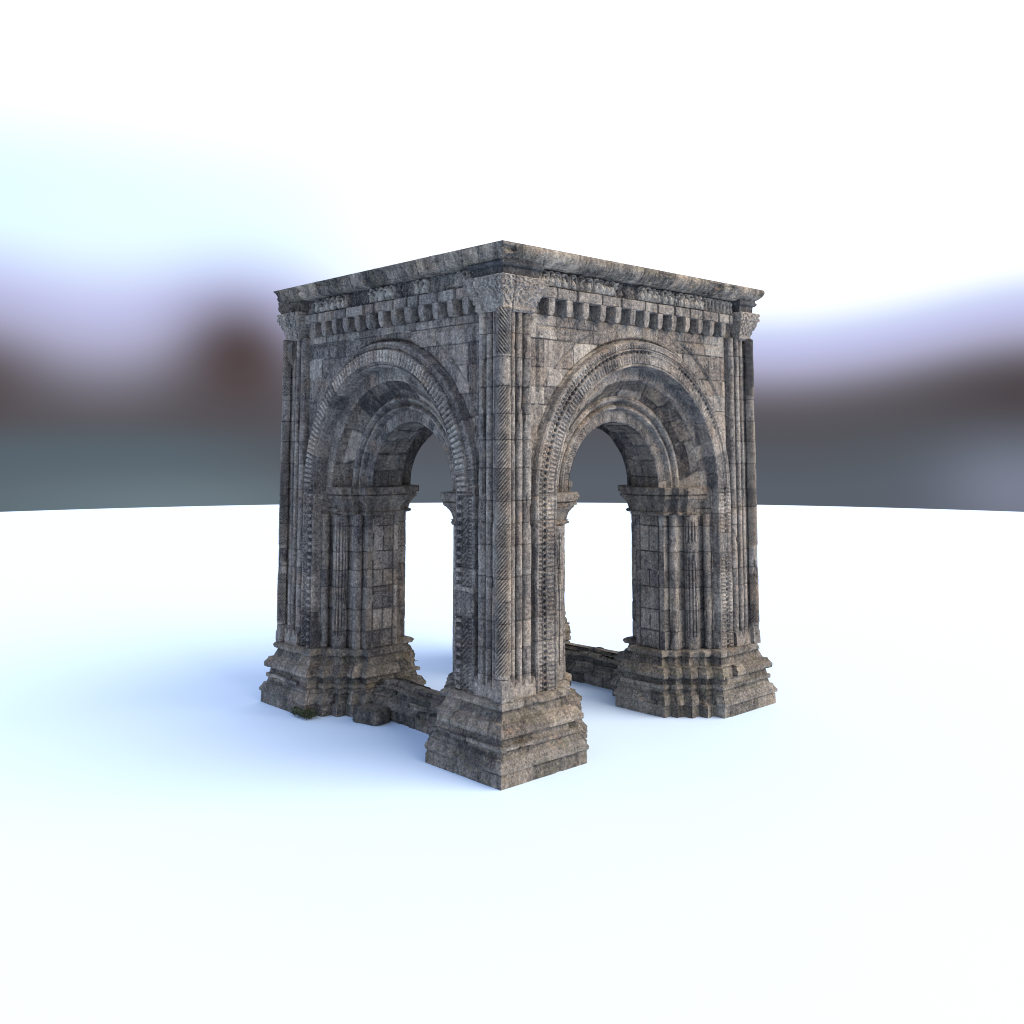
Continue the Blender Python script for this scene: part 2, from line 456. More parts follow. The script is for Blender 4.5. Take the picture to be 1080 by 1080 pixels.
    def carve(P, O):
        z = P[..., 2]
        u = np.where(np.abs(np.abs(P[..., 0])) > np.abs(P[..., 1]), P[..., 1], P[..., 0])
        vor = np.abs(np.sin(u * 26 + 2 * np.sin(z * 14))) * np.abs(np.sin(z * 24 + 1.5 * np.sin(u * 17)))
        return O - .022 * (vor > .45) * sstep(8.9, 8.95, z) * (1 - sstep(9.40, 9.43, z)) - .012 * gauss(z - 9.25, .012)
    def ctint(i, U, Z, P): return .70 + .2 * fbm(P * 2, 2, 3), .5 + 0 * Z, gauss(U - .55, .010) * .8 if L_ is not None and i in (2, 3) else 0.
    mb = MB(); loft(mb, fr, cpoly(0), [(8.80, -.02), (8.84, .03), (8.87, .035), (8.89, .02), (9.24, .165), (9.26, .19), (9.42, .20), (9.44, .18), (9.44, -.1)], step=.012 if hi else .06, zstep=.014 if hi else .06, chip=carve, amp=.9, tintf=ctint)
    mb.build('capital', M_carv, pier)
    mb = MB(); loft(mb, fr, cpoly(0), [(9.42, .06), (9.60, .075), (9.61, .11), (9.64, .14), (9.68, .15), (9.70, .12), (9.74, .12)], step=.06, zstep=.04, cap=False, amp=.8)
    if idx != 1: mb.build('abacus', M_slate, pier)
    else:
        mb = MB(); loft(mb, fr, cpoly(0), [(9.40, .10), (9.46, .17), (9.60, .19), (9.74, .17)], step=.03, zstep=.03, cap=False, amp=3., chip=lambda P, O: O - .12 * sstep(.0, .3, fbm(P * 4.5, 3, 5)))
        mb.build('abacus', M_low, pier)
        mb = MB(); loft(mb, fr, [(3.5, 4.02), (3.95, 4.02), (3.95, 3.86), (3.5, 3.86)], [(8.05, .0), (8.2, .06), (8.4, .13), (8.62, .16), (8.78, .10)], step=.04, zstep=.04, amp=4.)
        mb.build('broken_moulding', M_low, pier)
    return pier

# (sx, sy): near, left, right, far corner
make_pier(-1, -1, 0, True, (.77, .74))
make_pier(-1, 1, 1, True, (.72, .62))
make_pier(1, -1, 2, True, (.44, .62))
make_pier(1, 1, 3, False)

# ------------------------------------------------------------------ arch walls
def arch_param(zb, n_j, n_a):
    """path parameter: distance-like t, with kind; returns function mapping radius to (s,z)"""
    jz = np.linspace(zb, ZC, n_j) if n_j else np.zeros(0)
    ph = np.linspace(0, pi, n_a)
    def f(R):
        s = np.concatenate([np.full(n_j, -1.), -np.cos(ph), np.full(n_j, 1.)])[:, None] * R
        z = np.concatenate([jz[:, None] + 0 * R if n_j else np.zeros((0, R.shape[1])), ZC + np.sin(ph)[:, None] * R, (jz[::-1])[:, None] + 0 * R if n_j else np.zeros((0, R.shape[1]))])
        return s, z
    Rm = 2.95
    t = np.concatenate([jz - ZC, ph * Rm, pi * Rm + (ZC - jz[::-1])]) if n_j else ph * Rm
    return f, t

def sweep(mb, fr, prof, zb=None, n_j=0, n_a=120, hf=None, br=None, amp=1.0, dens=.03, tintblocks=.55, seed=0):
    """prof: list of (R, r); hf(t, R) adds to r"""
    R = [prof[0][0]]; r = [prof[0][1]]
    for (a0, b0), (a1, b1) in zip(prof[:-1], prof[1:]):
        m = max(1, int(math.ceil(math.hypot(a1 - a0, b1 - b0) / dens)))
        for i in range(1, m + 1): R.append(a0 + (a1 - a0) * i / m); r.append(b0 + (b1 - b0) * i / m)
    R = np.array(R)[None, :]; r = np.array(r)[None, :]
    f, t = arch_param(zb, n_j, n_a)
    T = np.repeat(t[:, None], R.shape[1], 1); RR = np.repeat(R, len(t), 0); rr = np.repeat(r, len(t), 0)
    s, z = f(R)
    bi = np.floor(T / tintblocks + .3 * seed).astype(int); frac = T / tintblocks + .3 * seed - bi
    # uneven block lengths
    g = gauss(np.minimum(frac, 1 - frac) * tintblocks, .011)
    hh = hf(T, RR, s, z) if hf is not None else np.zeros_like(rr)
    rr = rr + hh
    tb = rnd(bi, np.full_like(bi, seed)) * .8 + np.clip(hh * 8, -.9, .6); tw = rnd(bi + 4, np.full_like(bi, seed))  # relief shading added to the tint: raised ornament paler, hollows darker
    rr = rr - g * .012
    mb.grid(fr(s, rr, z), tb, tw, g * .55, amp)

def ornament_a(T, R, s, z):
    """dentil bars, drilled holes and bead rows"""
    h = np.zeros_like(T)
    sm = ((T > 4.9) & (T < 5.9)) | ((T > 7.9) & (T < 9.2)) | ((T > 10.4) & (T < 10.9))
    m = np.where(sm, 0., 1.) * (.75 + .25 * vnoise(np.stack([T * 1.5, T * 0, T * 0], -1), 7))
    bars = ((R > 2.735) & (R < 2.895)) * np.clip(np.cos(T * 2 * pi / .085) * 2.2, -1, 1) * .5
    h += .030 * bars * m
    holes = gauss(np.mod(T, .125) - .0625, .034) * gauss(R - 2.965, .034)
    h -= .17 * holes * m
    h += .018 * gauss(R - 2.925, .010) + .018 * gauss(R - 3.01, .010)
    beads = np.clip(np.cos(T * 2 * pi / .082) * 1.5, -1, 1) * gauss(R - 3.085, .030)
    h += .028 * beads * m
    h -= .030 * gauss(R - 3.04, .012)
    h += .012 * gauss(R - 3.16, .02)
    h -= .02 * gauss(R - 2.715, .010)
    return h
def ornament_b(T, R, s, z):
    """leaf tongues round the head, big dentils down the jambs"""
    arc = (z > ZC)
    h = np.zeros_like(T)
    tong = np.abs(np.sin(T * pi / .115)) ** .7
    h += np.where(arc, .075 * tong * ((R > 2.77) & (R < 3.03)), 0)
    dent = np.clip(np.cos(T * 2 * pi / .165) * 2.5, -1, 1) * .5
    h += np.where(arc, 0, .075 * dent * ((R > 2.73) & (R < 2.86)))
    leaf = np.cos(T * 2 * pi / .11 + (R - 2.9) * 60) * ((R > 2.89) & (R < 3.04))
    h += np.where(arc, 0, .026 * leaf)
    h += .020 * np.cos(T * 2 * pi / .07) * ((R > 3.07) & (R < 3.14))
    h -= .03 * gauss(R - 3.05, .012) + .02 * gauss(R - 2.715, .012) + .02 * gauss(R - 2.875, .010)
    # one smooth replaced block on the jamb by the front corner
    blk = (s > 0) & (z > 2.95) & (z < 3.55)
    return np.where(blk, .02, h)

def rows_cols(z0, z1, s0, s1, seed):
    r_ = np.random.default_rng(seed); rows = [z0]
    while rows[-1] < z1: rows.append(rows[-1] + r_.uniform(.34, .56))
    cols = []
    for _ in rows:
        c = [s0 - r_.uniform(0, .6)]
        while c[-1] < s1: c.append(c[-1] + r_.uniform(.35, 1.0))
        cols.append(np.array(c))
    return np.array(rows), cols
def block_field(S, Z, seed, bounds=(5., 9.6, -3.3, 3.3)):
    rows, cols = rows_cols(bounds[0], bounds[1], bounds[2], bounds[3], seed)
    ri = np.clip(np.searchsorted(rows, Z) - 1, 0, len(rows) - 1)
    dz = np.minimum(Z - rows[ri], rows[np.clip(ri + 1, 0, len(rows) - 1)] - Z)
    bi = np.zeros_like(ri); ds = np.ones_like(S)
    for k_ in range(len(rows)):
        m = ri == k_
        if not m.any(): continue
        b = np.clip(np.searchsorted(cols[k_], S[m]) - 1, 0, len(cols[k_]) - 2); bi[m] = b
        ds[m] = np.minimum(S[m] - cols[k_][b], cols[k_][b + 1] - S[m])
    g = np.maximum(gauss(dz, .011), gauss(ds, .011))
    return ri, bi, g

def corbel(fr, s, k_, i):
    mb = MB(); w = .092; zt = 9.17; zb = 8.955
    n = 9; ang = np.linspace(0, pi, n)
    tip = .135 * (1 + .15 * (rng.random() - .5))
    out = [(-w, zt)] + [(-w * math.cos(a) , zb - tip * math.sin(a) ** .85) for a in ang] + [(w, zt)]
    out = np.array(out); nn = len(out)
    cs = np.array([0, 9.03])
    layers = [(3.70, 1.), (3.85, 1.), (4.035, 1.), (4.058, .96), (4.068, .86)]
    d = rng.uniform(-.012, .012); lean = rng.uniform(-.012, .012)
    P = np.stack([np.stack([s + lean + out[:, 0] * f, np.full(nn, r_ + (d if r_ > 3.95 else 0)) - .03 * sstep(9.0, 8.82, out[:, 1]) * (r_ > 3.95), cs[1] + (out[:, 1] - cs[1]) * (f if f < .9 else 1)], -1) for r_, f in layers])
    t_ = .35 + .35 * rng.random()
    mb.grid(fr(P[..., 0], P[..., 1], P[..., 2]), t_, rng.random(), 0., 1.1)
    L_ = P[-1]; mb.ngon(fr(L_[:, 0], L_[:, 1], L_[:, 2]), t_, .5, 1.1)
    return mb

def frieze_panel(fr, s0, s1, r0, plain, seed, hi=True):
    mb = MB(); dn = .011 if hi else .04
    S = np.linspace(s0, s1, max(6, int((s1 - s0) / dn))); Z = np.linspace(9.37, 9.735, 27 if hi else 9)
    ZZ, SS = np.meshgrid(Z, S, indexing='ij')
    typ = int(rng.choice([0, 0, 1, 3, 3, 0, 2])) if not plain else 4
    p0 = (.235, .15, .30, .19, .235)[typ]
    n_f = max(1, round((s1 - s0) / p0)); p = (s1 - s0) / n_f
    i_ = np.floor((SS - s0) / p); u = ((SS - s0) / p - i_ - .5) * p; v = ZZ - 9.37
    kk = rnd(i_.astype(int), np.full(i_.shape, seed)); k2 = rnd(i_.astype(int) + 7, np.full(i_.shape, seed + 3))
    hw = p * .5; top_ = .30 - hw * .82
    rim = np.where(v > top_, np.abs(np.hypot(u, v - top_) - hw * .82), np.abs(np.abs(u) - hw * .82))
    h = .085 * gauss(rim, .018)
    lean = (kk - .5) * .45; sc = .75 + .4 * k2
    uu = (u - lean * (v - .1)) / sc
    body = np.clip(1 - (uu / (.038 + .035 * (1 - v / .25))) ** 2 - ((v - .11) / .125) ** 2, 0, 1) ** .5
    head = np.clip(1 - ((uu - .02 * (kk - .5)) ** 2 + (v - .20 - .06 * k2) ** 2) / .032 ** 2, 0, 1) ** .5
    arm = gauss(np.abs(uu) - .055 - .12 * (v - .12) * (kk - .5), .012) * gauss(v - (.11 + .07 * kk), .045)
    legs = .035 * gauss(np.abs(uu) - .022, .010) * (v < .10)
    fig = .10 * body + .10 * head + .07 * arm + legs
    if typ == 1: h += .02 * head
    elif typ == 2:
        sc_ = np.hypot(u, v - .16); h = .085 * gauss(sc_ - hw * .8, .016) + .07 * gauss(sc_ - hw * .42, .016) + .05 * gauss(sc_, .03)
    else: h += fig
    if plain: h = h * .12
    P3 = fr(SS, r0, ZZ)
    h += .022 * fbm(P3 * 18, 3, 5 + seed) - .045 * sstep(.2, .5, fbm(P3 * 5, 2, 8))
    rr = r0 + h
    edge = np.minimum(np.minimum(SS - s0, s1 - SS), np.minimum(ZZ - 9.37, 9.735 - ZZ))
    rr = np.where(edge < .001, 3.9, rr)
    t_ = rng.random() * .7 + .1
    mb.grid(fr(SS, rr, ZZ), t_ + np.clip(h * 14 - .5, -.8, .9), rng.random() * .7, 0., .8)  # carving shade painted into the tint: figures paler, background darker
    return mb

def make_facade(k_, hi):
    fr = facade(k_)
    # spandrel wall
    mb = MB(); dn = .022 if hi else .06
    S = np.arange(-3.24, 3.241, dn); Z = np.arange(5.2, 9.47, dn)
    ZZ, SS = np.meshgrid(Z, S, indexing='ij')
    ri, bi, g = block_field(SS, ZZ, 20 + k_)
    rad = np.hypot(SS, ZZ - ZC)
    edge = np.minimum(rad - 3.60, np.minimum(8.60 - ZZ, 3.02 - np.abs(SS)))
    pan = sstep(0, .03, edge) * (ZZ < 8.62)
    r = 3.875 + .035 * pan + (rnd(ri, bi, np.full_like(ri, k_)) - .5) * .016 - .016 * g
    r = r - .09 * gauss(rad - 3.235, .028) * (ZZ > ZC) - .08 * sstep(8.83, 8.88, ZZ) * (np.abs(SS) < 3.05)
    r = r - .028 * gauss(edge + .03, .018) * (ZZ > 6.6)
    r = r - .03 * sstep(.42, .5, fbm(fr(SS, 3.9, ZZ) * 3.1, 3, 70 + k_))
    mb.grid(fr(SS, r, ZZ), rnd(ri, bi, np.full_like(ri, k_)), rnd(bi, ri, np.full_like(ri, k_ + 3)), g, 1.)
    cz = (ZZ[:-1, :-1] + ZZ[1:, 1:]) / 2; cs = (SS[:-1, :-1] + SS[1:, 1:]) / 2
    mb.drop(np.hypot(cs, np.maximum(cz - ZC, 0)) < 3.05)
    # inner face of the wall
    dn2 = .05
    S = np.arange(-2.4, 2.41, dn2); Z = np.arange(5.2, 9.55, dn2); ZZ, SS = np.meshgrid(Z, S, indexing='ij')
    ri, bi, g = block_field(SS, ZZ, 40 + k_)
    mb.grid(fr(SS, 2.35 + .01 * g, ZZ), rnd(ri, bi), rnd(bi, ri), g, 1.)
    cz = (ZZ[:-1, :-1] + ZZ[1:, 1:]) / 2; cs = (SS[:-1, :-1] + SS[1:, 1:]) / 2
    mb.drop(np.hypot(cs, np.maximum(cz - ZC, 0)) < 1.68)
    wall = mb.build('arch_wall', M_wall, tower)
    # outer carved archivolt running down to the plinth
    mb = MB()
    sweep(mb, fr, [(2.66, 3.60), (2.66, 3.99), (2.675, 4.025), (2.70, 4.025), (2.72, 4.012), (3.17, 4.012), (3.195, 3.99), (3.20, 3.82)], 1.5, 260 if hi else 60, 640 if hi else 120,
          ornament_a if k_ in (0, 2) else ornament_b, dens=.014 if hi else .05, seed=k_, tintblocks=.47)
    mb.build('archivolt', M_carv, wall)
    # recessed voussoir ring
    mb = MB()
    def vs(T, R, s, z): return .008 * np.cos(T * 2 * pi / .09) * (1 if k_ == 1 else .3) + .015 * gauss(R - 2.42, .02)
    sweep(mb, fr, [(2.70, 3.72), (2.44, 3.72), (2.395, 3.71), (2.375, 3.68)], None, 0, 260 if hi else 90, vs, dens=.03, seed=5 + k_, tintblocks=.36)
    mb.build('voussoir_ring', M_carv, wall)
    # splayed soffit of rough stones
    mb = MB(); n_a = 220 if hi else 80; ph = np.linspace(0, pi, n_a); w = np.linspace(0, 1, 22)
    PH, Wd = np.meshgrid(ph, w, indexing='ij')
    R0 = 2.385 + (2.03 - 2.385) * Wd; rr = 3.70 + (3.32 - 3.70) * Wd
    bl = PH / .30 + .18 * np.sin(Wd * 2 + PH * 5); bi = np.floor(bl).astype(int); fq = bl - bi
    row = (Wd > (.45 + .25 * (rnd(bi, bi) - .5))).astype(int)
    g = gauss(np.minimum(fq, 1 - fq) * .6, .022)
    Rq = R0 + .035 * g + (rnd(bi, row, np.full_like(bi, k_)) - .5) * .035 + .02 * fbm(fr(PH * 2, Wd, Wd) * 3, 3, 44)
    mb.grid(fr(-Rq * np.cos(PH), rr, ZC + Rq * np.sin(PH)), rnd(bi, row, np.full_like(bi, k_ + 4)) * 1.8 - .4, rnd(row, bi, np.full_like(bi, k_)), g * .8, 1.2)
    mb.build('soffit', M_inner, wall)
    # roll mouldings of the inner order
    mb = MB()
    def rl(T, R, s, z): return .012 * np.cos(T * 2 * pi / .08) * gauss(R - 1.90, .03)
    sweep(mb, fr, [(2.10, 3.28), (2.07, 3.36), (2.02, 3.40), (1.97, 3.38), (1.945, 3.33), (1.935, 3.26), (1.88, 3.25), (1.865, 3.31), (1.83, 3.345), (1.79, 3.33), (1.77, 3.27), (1.76, 3.21)], None, 0, 220 if hi else 80, rl, dens=.02, seed=9 + k_, tintblocks=.7)
    mb.build('roll_moulding', M_shaft, wall)
    # inner arch ring and its barrel
    mb = MB()
    def ir(T, R, s, z): return .016 * np.cos(T * 2 * pi / .12) * np.cos(R * 2 * pi / .09) * ((R > 1.56) & (R < 1.72)) * (np.sin(T * 1.3 + k_) > -.2)
    sweep(mb, fr, [(1.80, 3.215), (1.53, 3.215), (1.50, 3.19)], None, 0, 260 if hi else 80, ir, dens=.018, seed=12 + k_, tintblocks=.42)
    mb.build('inner_voussoir_ring', M_carv, wall)
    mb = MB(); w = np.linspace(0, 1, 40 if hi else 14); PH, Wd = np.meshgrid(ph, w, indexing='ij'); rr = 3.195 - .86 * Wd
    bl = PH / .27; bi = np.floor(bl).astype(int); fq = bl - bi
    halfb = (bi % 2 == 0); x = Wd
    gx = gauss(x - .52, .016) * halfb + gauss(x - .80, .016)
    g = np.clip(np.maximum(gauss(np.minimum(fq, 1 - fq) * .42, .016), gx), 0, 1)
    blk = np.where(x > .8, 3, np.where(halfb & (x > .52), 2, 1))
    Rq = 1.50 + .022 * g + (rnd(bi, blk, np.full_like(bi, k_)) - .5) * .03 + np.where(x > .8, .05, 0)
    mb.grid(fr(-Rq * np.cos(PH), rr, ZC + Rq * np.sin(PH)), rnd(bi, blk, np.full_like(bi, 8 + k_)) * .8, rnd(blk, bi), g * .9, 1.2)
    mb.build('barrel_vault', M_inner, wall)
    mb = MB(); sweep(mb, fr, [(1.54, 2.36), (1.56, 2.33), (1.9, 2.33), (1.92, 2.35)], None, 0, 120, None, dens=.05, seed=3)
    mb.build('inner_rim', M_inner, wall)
    # flat course the corbels hang from, in blocks
    e = 3.0
    edges = [-3.30]
    while edges[-1] < 3.3: edges.append(edges[-1] + rng.uniform(.35, .8))
    edges[-1] = 3.42
    mb = MB()
    for a, b in zip(edges[:-1], edges[1:]):
        zz = np.array([9.15, 9.15, 9.165, 9.26, 9.345, 9.36, 9.36]); dd = np.array([3.86, 4.04, 4.058, 4.06, 4.058, 4.035, 3.86]) + rng.uniform(-.012, .016)
        dd[0] = dd[-1] = 3.86
        if rng.random() < .3: zz = zz + np.array([0, 0, 0, .0, .0, .0, .0])
        S = np.linspace(a + .004, b - .004, max(4, int((b - a) / .03)))
        t_ = .3 + .4 * rng.random(); w_ = rng.random()
        rr = np.repeat(dd[:, None], len(S), 1); rr[:, 0] = 3.9; rr[:, -1] = 3.9; rr[1:-1, 1] -= .006
        zz2 = np.interp(np.linspace(0, 6, 25), np.arange(7), zz); rr2 = np.stack([np.interp(np.linspace(0, 6, 25), np.arange(7), rr[:, j]) for j in range(len(S))], 1)
        P = fr(np.repeat(S[None], 25, 0), rr2, zz2[:, None])
        mb.grid(P, t_, w_, 0., 1.2)
    mb.build('corbel_course', M_wall, wall)
    for i in range(13):
        corbel(fr, -2.80 + i * .481 + rng.uniform(-.012, .012), k_, i).build('corbel', M_wall, wall)
    # figure frieze
    s = -3.22; i = 0
    while s < 3.3:
        wdt = rng.choice([.47, .70, .94]); e = min(s + wdt, 3.40)
        if 3.40 - e < .3: e = 3.40
        frieze_panel(fr, s + .006, e - .006, 3.955 + rng.uniform(-.03, .03), rng.random() < .18, i + k_ * 20, hi).build('frieze_panel', M_frieze, wall)
        s = e; i += 1
    return wall

make_facade(0, True); make_facade(1, True); make_facade(2, False); make_facade(3, False)

# ------------------------------------------------------------------ frieze backing, cornice, roof
def ring_id(z, o=0): return None
fr0 = quadrant(1, 1)
H = 4.03
sq = [(-H, -H), (H, -H), (H, H), (-H, H)]
mb = MB(); loft(mb, fr0, [(-3.93, -3.93), (3.93, -3.93), (3.93, 3.93), (-3.93, 3.93)], [(9.30, 0), (9.74, 0)], step=.1, cap=False, tintf=masonry(.5, 5))
mb.build('entablature_core', M_wall, tower)
def cchip(P, O):
    left = sstep(-3.6, -3.9, P[..., 0]) * sstep(-3.3, -2.7, P[..., 1])
    n = fbm(P * np.array([2.2, 2.2, 5.]), 3, 15); n2 = fbm(P * np.array([9., 9., 3.]), 3, 16)
    lf = ((P[..., 0] < -4.0) | (P[..., 1] > 4.0)) & (P[..., 2] > 9.705)
    O = np.where(lf, np.interp(P[..., 2], [9.70, 9.73, 9.78, 9.95, 10.], [.13, .20, .245, .30, .30]) - .035 * np.abs(n2) , O)
    O = O - .05 * sstep(.15, .4, n) * (O > .12) * sstep(9.97, 9.93, P[..., 2])
    return O - left * (.045 * np.abs(n2) + .02) * (O > .05) * sstep(9.98, 9.95, P[..., 2])
def ctint2(i, U, Z, P):
    w = .62; bi = np.floor(U / w + .4 * np.sin(U * 1.7)).astype(int); fq = U / w + .4 * np.sin(U * 1.7) - bi
    return rnd(bi, np.full_like(bi, i)), rnd(bi + 9, np.full_like(bi, i)), gauss(np.minimum(fq, 1 - fq) * w, .014) * .6
mb = MB()
loft(mb, fr0, sq, [(9.70, -.05), (9.70, .06), (9.715, .10), (9.73, .105), (9.74, .14), (9.775, .20), (9.82, .255), (9.87, .295), (9.92, .315), (9.96, .318), (9.985, .31), (10.0, .295)], step=.03, zstep=.018, chip=cchip, amp=.8, tintf=ctint2)
mb.build('cornice', M_corn, tower)
mb = MB()
mb.grid(fr0(*np.meshgrid(np.linspace(-2.5, 2.5, 12), np.linspace(-2.5, 2.5, 12), indexing='ij'), 9.5), .4)
mb.build('ceiling', M_inner, tower)

# ------------------------------------------------------------------ low walls
def low_wall(sx, label, seed, top):
    e = empty('low_wall', (CX + sx * 2.9 * math.cos(ROT), CY + sx * 2.9 * math.sin(ROT), 0), ROT)
    tag(e, label, 'low wall', 'low walls between the arch feet')
    shift = np.array([-sx * 2.9, 0, 0])
    class SMB(MB):
        def grid(self, *a, **k): q = super().grid(*a, **k); self.v[-1] = self.v[-1] + shift; return q
        def ngon(self, *a, **k): super().ngon(*a, **k); self.v[-1] = self.v[-1] + shift
    def fr(a, b, z):
        a, b, z = np.broadcast_arrays(np.asarray(a, float), np.asarray(b, float), np.asarray(z, float))
        z2 = z * (1 + .10 * fbm(np.stack([b * 1.3, b * 0 + seed, z * 0], -1), 2, seed) * sstep(.3, .7, z))
        return np.stack([sx * a, b, z2], -1)
    def chip(P, O):
        n = fbm(P * np.array([2., 1.2, 3.]) + seed, 3, 21)
        return O - .07 * sstep(.12, .22, n) - .04 * sstep(.25, .4, fbm(P * 5, 2, 22))
    lv = [(0, .20), (.27, .20), (.285, .235), (.34, .24), (.40, .17), (.44, .14), (.50, .13), (.52, .16), (.56, .16), (.58, .10), (.66, .09), (.68, .12), (.72, .12), (top - .03, .06), (top, .02)]
    def tf(i, U, Z, P):
        r_ = np.digitize(Z, [.28, .44, .57, .7]); w = .62
        off = rnd(r_, np.full_like(r_, seed)) * w; bi = np.floor((U + off) / w).astype(int); fq = (U + off) / w - bi
        return rnd(r_, bi), rnd(bi, r_), gauss(np.minimum(fq, 1 - fq) * w, .016)
    mb = SMB(); loft(mb, fr, [(2.62, -2.06), (3.02, -2.06), (3.02, 2.06), (2.62, 2.06)], lv, step=.03, zstep=.03, chip=chip, amp=2.4, tintf=tf)
    mb.build('wall_stones', M_low, e)
    mb = SMB(); loft(mb, fr, [(2.70, -2.0), (2.94, -2.0), (2.94, 2.0), (2.70, 2.0)], [(top - .06, .02), (top + .04, .03), (top + .09, -.01)], step=.04, zstep=.03, chip=lambda P, O: O - .06 * sstep(-.1, .1, fbm(P * np.array([1., 2.1, 1.]) + 3 * seed, 2, 6)), amp=3., tintf=tf)
    mb.build('coping', M_low, e)
low_wall(-1, 'low broken stone wall joining the feet of the left facing arch, loose stone beside it', 1, .74)
low_wall(1, 'low dark stone wall behind the right facing arch, running back behind the front corner pier', 2, .80)

# ------------------------------------------------------------------ loose stone, weeds
def l2w(x, y, z=0):
    P = warp(np.array([x, y / 1., z], float))
    c, s = math.cos(ROT), math.sin(ROT)
    return (CX + P[0] * c - P[1] * s, CY + P[0] * s + P[1] * c, z)
mb = MB(); th = np.linspace(0, 2 * pi, 41); ph = np.linspace(-.35 * pi, .5 * pi, 22)
PH, TH = np.meshgrid(ph, th, indexing='ij')
sup = lambda c_, e_: np.sign(c_) * np.abs(c_) ** e_
D = np.stack([sup(np.cos(PH), .35) * sup(np.cos(TH), .35), sup(np.cos(PH), .35) * sup(np.sin(TH), .35), sup(np.sin(PH), .4)], -1)
D = D * (1 + .16 * fbm(D * 2.3, 3, 2)[..., None])
P = D * np.array([.26, .40, .20]); P[..., 2] += .17; P[..., 2] = np.maximum(P[..., 2], 0)
mb.grid(P, .35, .4, 0., 1.8, do_warp=False)
rk = mb.build('loose_stone', M_low, None, 50); rk.location = l2w(-3.52, .86); rk.rotation_euler = (0, 0, ROT + .25)
tag(rk, 'loose squarish dark stone lying on the white floor against the low wall', 'stone')

def leafmat(name, c):
    m = bpy.data.materials.new(name); m.use_nodes = True; nt = m.node_tree; bs = nt.nodes['Principled BSDF']
    tc = nd(nt, 'ShaderNodeTexCoord'); nz = noise(nt, tc.outputs['Object'], 9, 4, .6)
    L(nt, mix(nt, smap(nt, nz, .35, .65), tuple(x * .5 for x in c), c), bs.inputs['Base Color']); bs.inputs['Roughness'].default_value = .6
    return m
M_leaf = leafmat('weed_leaf', (.045, .065, .022))
def weeds(label, loc, ext, n, seed, size=.05):
    r_ = np.random.default_rng(seed); mb = MB(); 
    V = []; 
    for i in range(n):
        c = np.clip(r_.normal(size=3), -1.5, 1.5) * np.array(ext) * .45; c[2] = abs(c[2]) if ext[2] < .5 else c[2]
        d = r_.normal(size=3); d /= np.linalg.norm(d); u = np.cross(d, r_.normal(size=3)); u /= np.linalg.norm(u)
        l = size * r_.uniform(.6, 1.5); w = l * .35; nrm = np.cross(d, u)
        g = np.stack([np.stack([c - u * .002, c + u * .002]), np.stack([c + d * l * .5 - u * w + nrm * l * .1, c + d * l * .5 + u * w + nrm * l * .1]), np.stack([c + d * l - u * .004, c + d * l + u * .004])])
        mb.grid(g, .5, .5, 0., 0, do_warp=False)
    o = mb.build('weed_clump', M_leaf); o.location = loc; o.rotation_euler = (0, 0, ROT)
    tag(o, label, 'weeds'); return o
weeds('small green weeds growing at the foot of the left pier, touching the floor', l2w(-4.36, 2.30, .04), (.22, .50, .22), 1200, 3, .034)

# ------------------------------------------------------------------ floor
def disc(R, c, n=256):
    mb = MB(); rad = np.array([0.01, 5, 12, 25, 50, R]); th = np.linspace(0, 2 * pi, n + 1)
    P = np.stack([c[0] + rad[:, None] * np.cos(th), c[1] + rad[:, None] * np.sin(th), np.zeros((len(rad), n + 1))], -1)
    mb.grid(P, amp=0, do_warp=False); mb.ngon([[0, 0, 0]] * 0 or [[0, 0, -.5], [1e-3, 0, -.5], [0, 1e-3, -.5]], amp=0)
    return mb
mf = bpy.data.materials.new('white_floor'); mf.use_nodes = True; b_ = mf.node_tree.nodes['Principled BSDF']
nt = mf.node_tree; tc = nd(nt, 'ShaderNodeTexCoord')
L(nt, mix(nt, noise(nt, tc.outputs['Object'], .25, 3, .5), (.51, .66, .86), (.52, .67, .87)), b_.inputs['Base Color'])
b_.inputs['Roughness'].default_value = .7; b_.inputs['Specular IOR Level'].default_value = .2
fl = disc(83, (0, 30)).build('floor', mf); tag(fl, kind='structure')

# ------------------------------------------------------------------ world: out-of-focus landscape under a bright sky
w = bpy.data.worlds.new('World'); scene.world = w; w.use_nodes = True; nt = w.node_tree; nt.nodes.clear()
out = nd(nt, 'ShaderNodeOutputWorld'); bg = nd(nt, 'ShaderNodeBackground'); L(nt, bg.outputs[0], out.inputs[0])
tc = nd(nt, 'ShaderNodeTexCoord'); sx_ = nd(nt, 'ShaderNodeSeparateXYZ'); L(nt, tc.outputs['Generated'], sx_.inputs[0])
X, Y, Zz = sx_.outputs
el = mth(nt, 'MULTIPLY', mth(nt, 'ARCSINE', Zz), 180 / pi)
az = mth(nt, 'MULTIPLY', mth(nt, 'ARCTAN2', X, Y), 180 / pi)
def g2(ca, ce, wa, we):
    a = mth(nt, 'DIVIDE', mth(nt, 'SUBTRACT', az, ca), wa); b = mth(nt, 'DIVIDE', mth(nt, 'SUBTRACT', el, ce), we)
    return mth(nt, 'EXPONENT', mth(nt, 'MULTIPLY', mth(nt, 'ADD', mth(nt, 'MULTIPLY', a, a), mth(nt, 'MULTIPLY', b, b)), -1))
def g1(ca, wa, amp):
    a = mth(nt, 'DIVIDE', mth(nt, 'SUBTRACT', az, ca), wa)
    return mth(nt, 'MULTIPLY', mth(nt, 'EXPONENT', mth(nt, 'MULTIPLY', mth(nt, 'MULTIPLY', a, a), -1)), amp)
edge = mth(nt, 'ADD', g1(-15.2, 4.2, 2.0), 3.9)
edge = mth(nt, 'ADD', edge, g1(-29, 4.5, 1.5)); edge = mth(nt, 'ADD', edge, g1(28, 6, 1.2)); edge = mth(nt, 'ADD', edge, g1(15, 5, -.4))
u = mth(nt, 'SUBTRACT', el, edge)
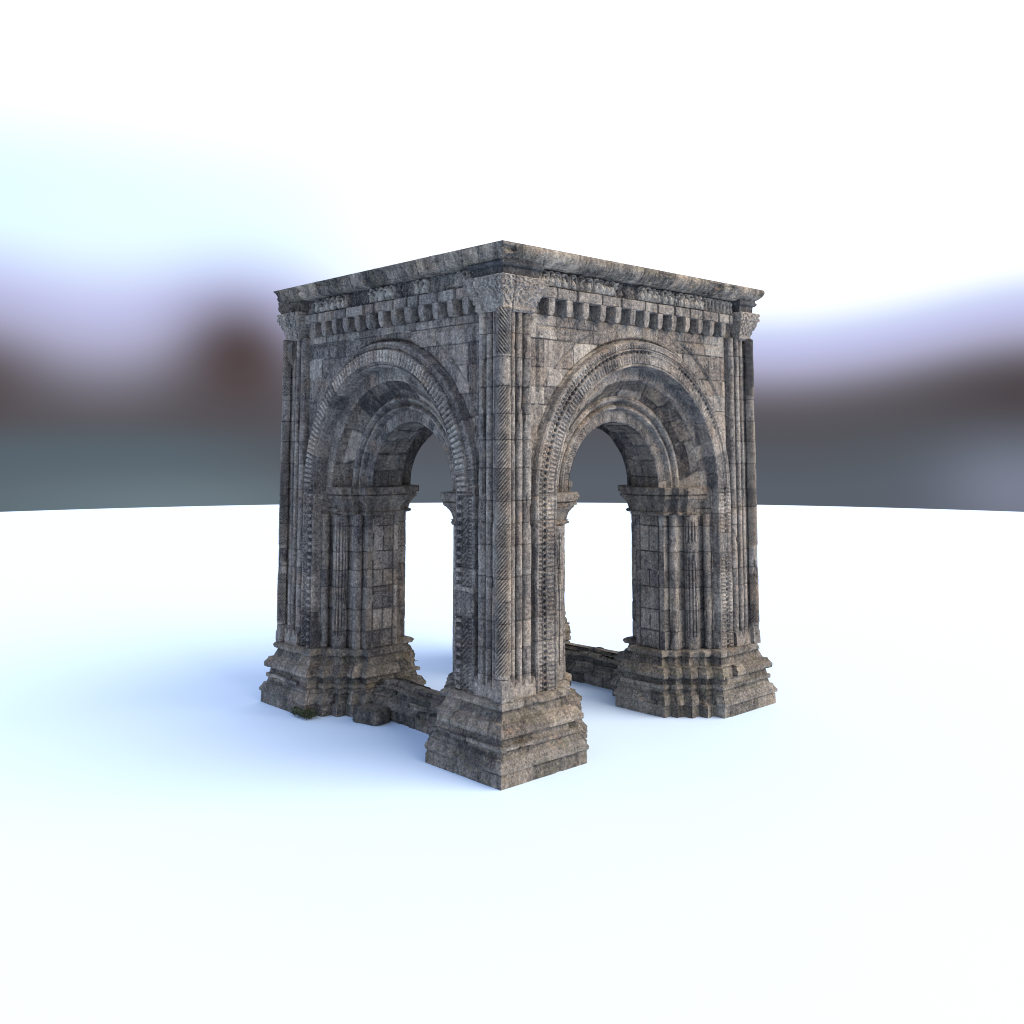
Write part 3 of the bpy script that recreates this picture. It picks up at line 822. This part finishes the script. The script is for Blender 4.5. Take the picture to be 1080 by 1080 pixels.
wl = smap(nt, az, -5, -12, 1., .62)
un = mth(nt, 'DIVIDE', mth(nt, 'ADD', mth(nt, 'MULTIPLY', u, wl), 6.0), 14.0, clamp=True)
rp = nd(nt, 'ShaderNodeValToRGB'); L(nt, un, rp.inputs[0]); cr = rp.color_ramp; cr.interpolation = 'B_SPLINE'
def P_(d): return (d + 6) / 14
pts = [(-6, (.105, .125, .155)), (-3.5, (.088, .093, .108)), (-1.8, (.098, .092, .103)), (-.5, (.18, .168, .205)), (.8, (.44, .43, .60)), (2.4, (.60, .63, .98)), (4.0, (.80, .95, 1.0)), (8, (1., 1., 1.))]
cr.elements[0].position = P_(pts[0][0]); cr.elements[0].color = (*pts[0][1], 1)
cr.elements[1].position = P_(pts[-1][0]); cr.elements[1].color = (*pts[-1][1], 1)
for d, c in pts[1:-1]: e = cr.elements.new(P_(d)); e.color = (*c, 1)
c = rp.outputs[0]
# teal water-like grey at the lower left, brown trees
leftm = smap(nt, az, -10, -20); low = smap(nt, el, 2.0, -.5)
c = mix(nt, mth(nt, 'MULTIPLY', leftm, low), c, (.098, .128, .155))
c = mix(nt, mth(nt, 'MULTIPLY', g2(-15.2, 5.0, 3.0, 3.0), .9), c, (.076, .050, .048))
c = mix(nt, mth(nt, 'MULTIPLY', g2(-29, 3.4, 3.2, 2.2), .7), c, (.075, .05, .045))
c = mix(nt, mth(nt, 'MULTIPLY', g2(28, 2.6, 5, 1.8), .7), c, (.062, .045, .048))
c = mix(nt, mth(nt, 'MULTIPLY', g2(27, -2.2, 3.5, 2.5), .8), c, (.22, .24, .32))
c = mix(nt, mth(nt, 'MULTIPLY', g2(-19, -3.2, 9, 1.8), .5), c, (.20, .27, .30))
# high sky: bluish on the left, white and brighter on the right
side = smap(nt, X, -.55, .35)
sky = mix(nt, side, (.78, 1.10, 1.45), (1.2, 1.25, 1.35))
sky = mix(nt, smap(nt, el, 13, 20), sky, (1.15, 1.2, 1.3))
sky = mix(nt, smap(nt, el, 27, 42), sky, mix(nt, side, (.56, .76, 1.28), (.66, .82, 1.22)))
hi_ = smap(nt, el, 7.5, 15)
c = mix(nt, hi_, c, sky)
rightlift = mth(nt, 'MULTIPLY', smap(nt, az, -14, 2), smap(nt, u, 2.4, 5.5))
c = mix(nt, rightlift, c, (1.15, 1.15, 1.2))
L(nt, c, bg.inputs['Color']); bg.inputs['Strength'].default_value = 1.0

# ------------------------------------------------------------------ sun, camera, output
sd = bpy.data.lights.new('sun', 'SUN'); sd.energy = 4.9; sd.angle = radians(60); sd.color = (1., .84, .67)
so = bpy.data.objects.new('sun', sd); col.objects.link(so)
from mathutils import Vector
so.rotation_euler = Vector((-.86, .28, -.76)).to_track_quat('-Z', 'Y').to_euler()

cam = bpy.data.cameras.new('camera'); cam.lens = 35; cam.sensor_width = 36; cam.clip_end = 500
co = bpy.data.objects.new('camera', cam); col.objects.link(co); co.location = (0, 0, 6.2616); co.rotation_euler = (pi / 2 - .0649, 0, 0)
scene.camera = co
scene.view_settings.view_transform = 'Standard'; scene.view_settings.look = 'None'; scene.view_settings.exposure = 0; scene.view_settings.gamma = 1
scene.cycles.pixel_filter_type = 'BLACKMAN_HARRIS'; scene.cycles.filter_width = 1.0
scene.render.resolution_x = 1024; scene.render.resolution_y = 1024
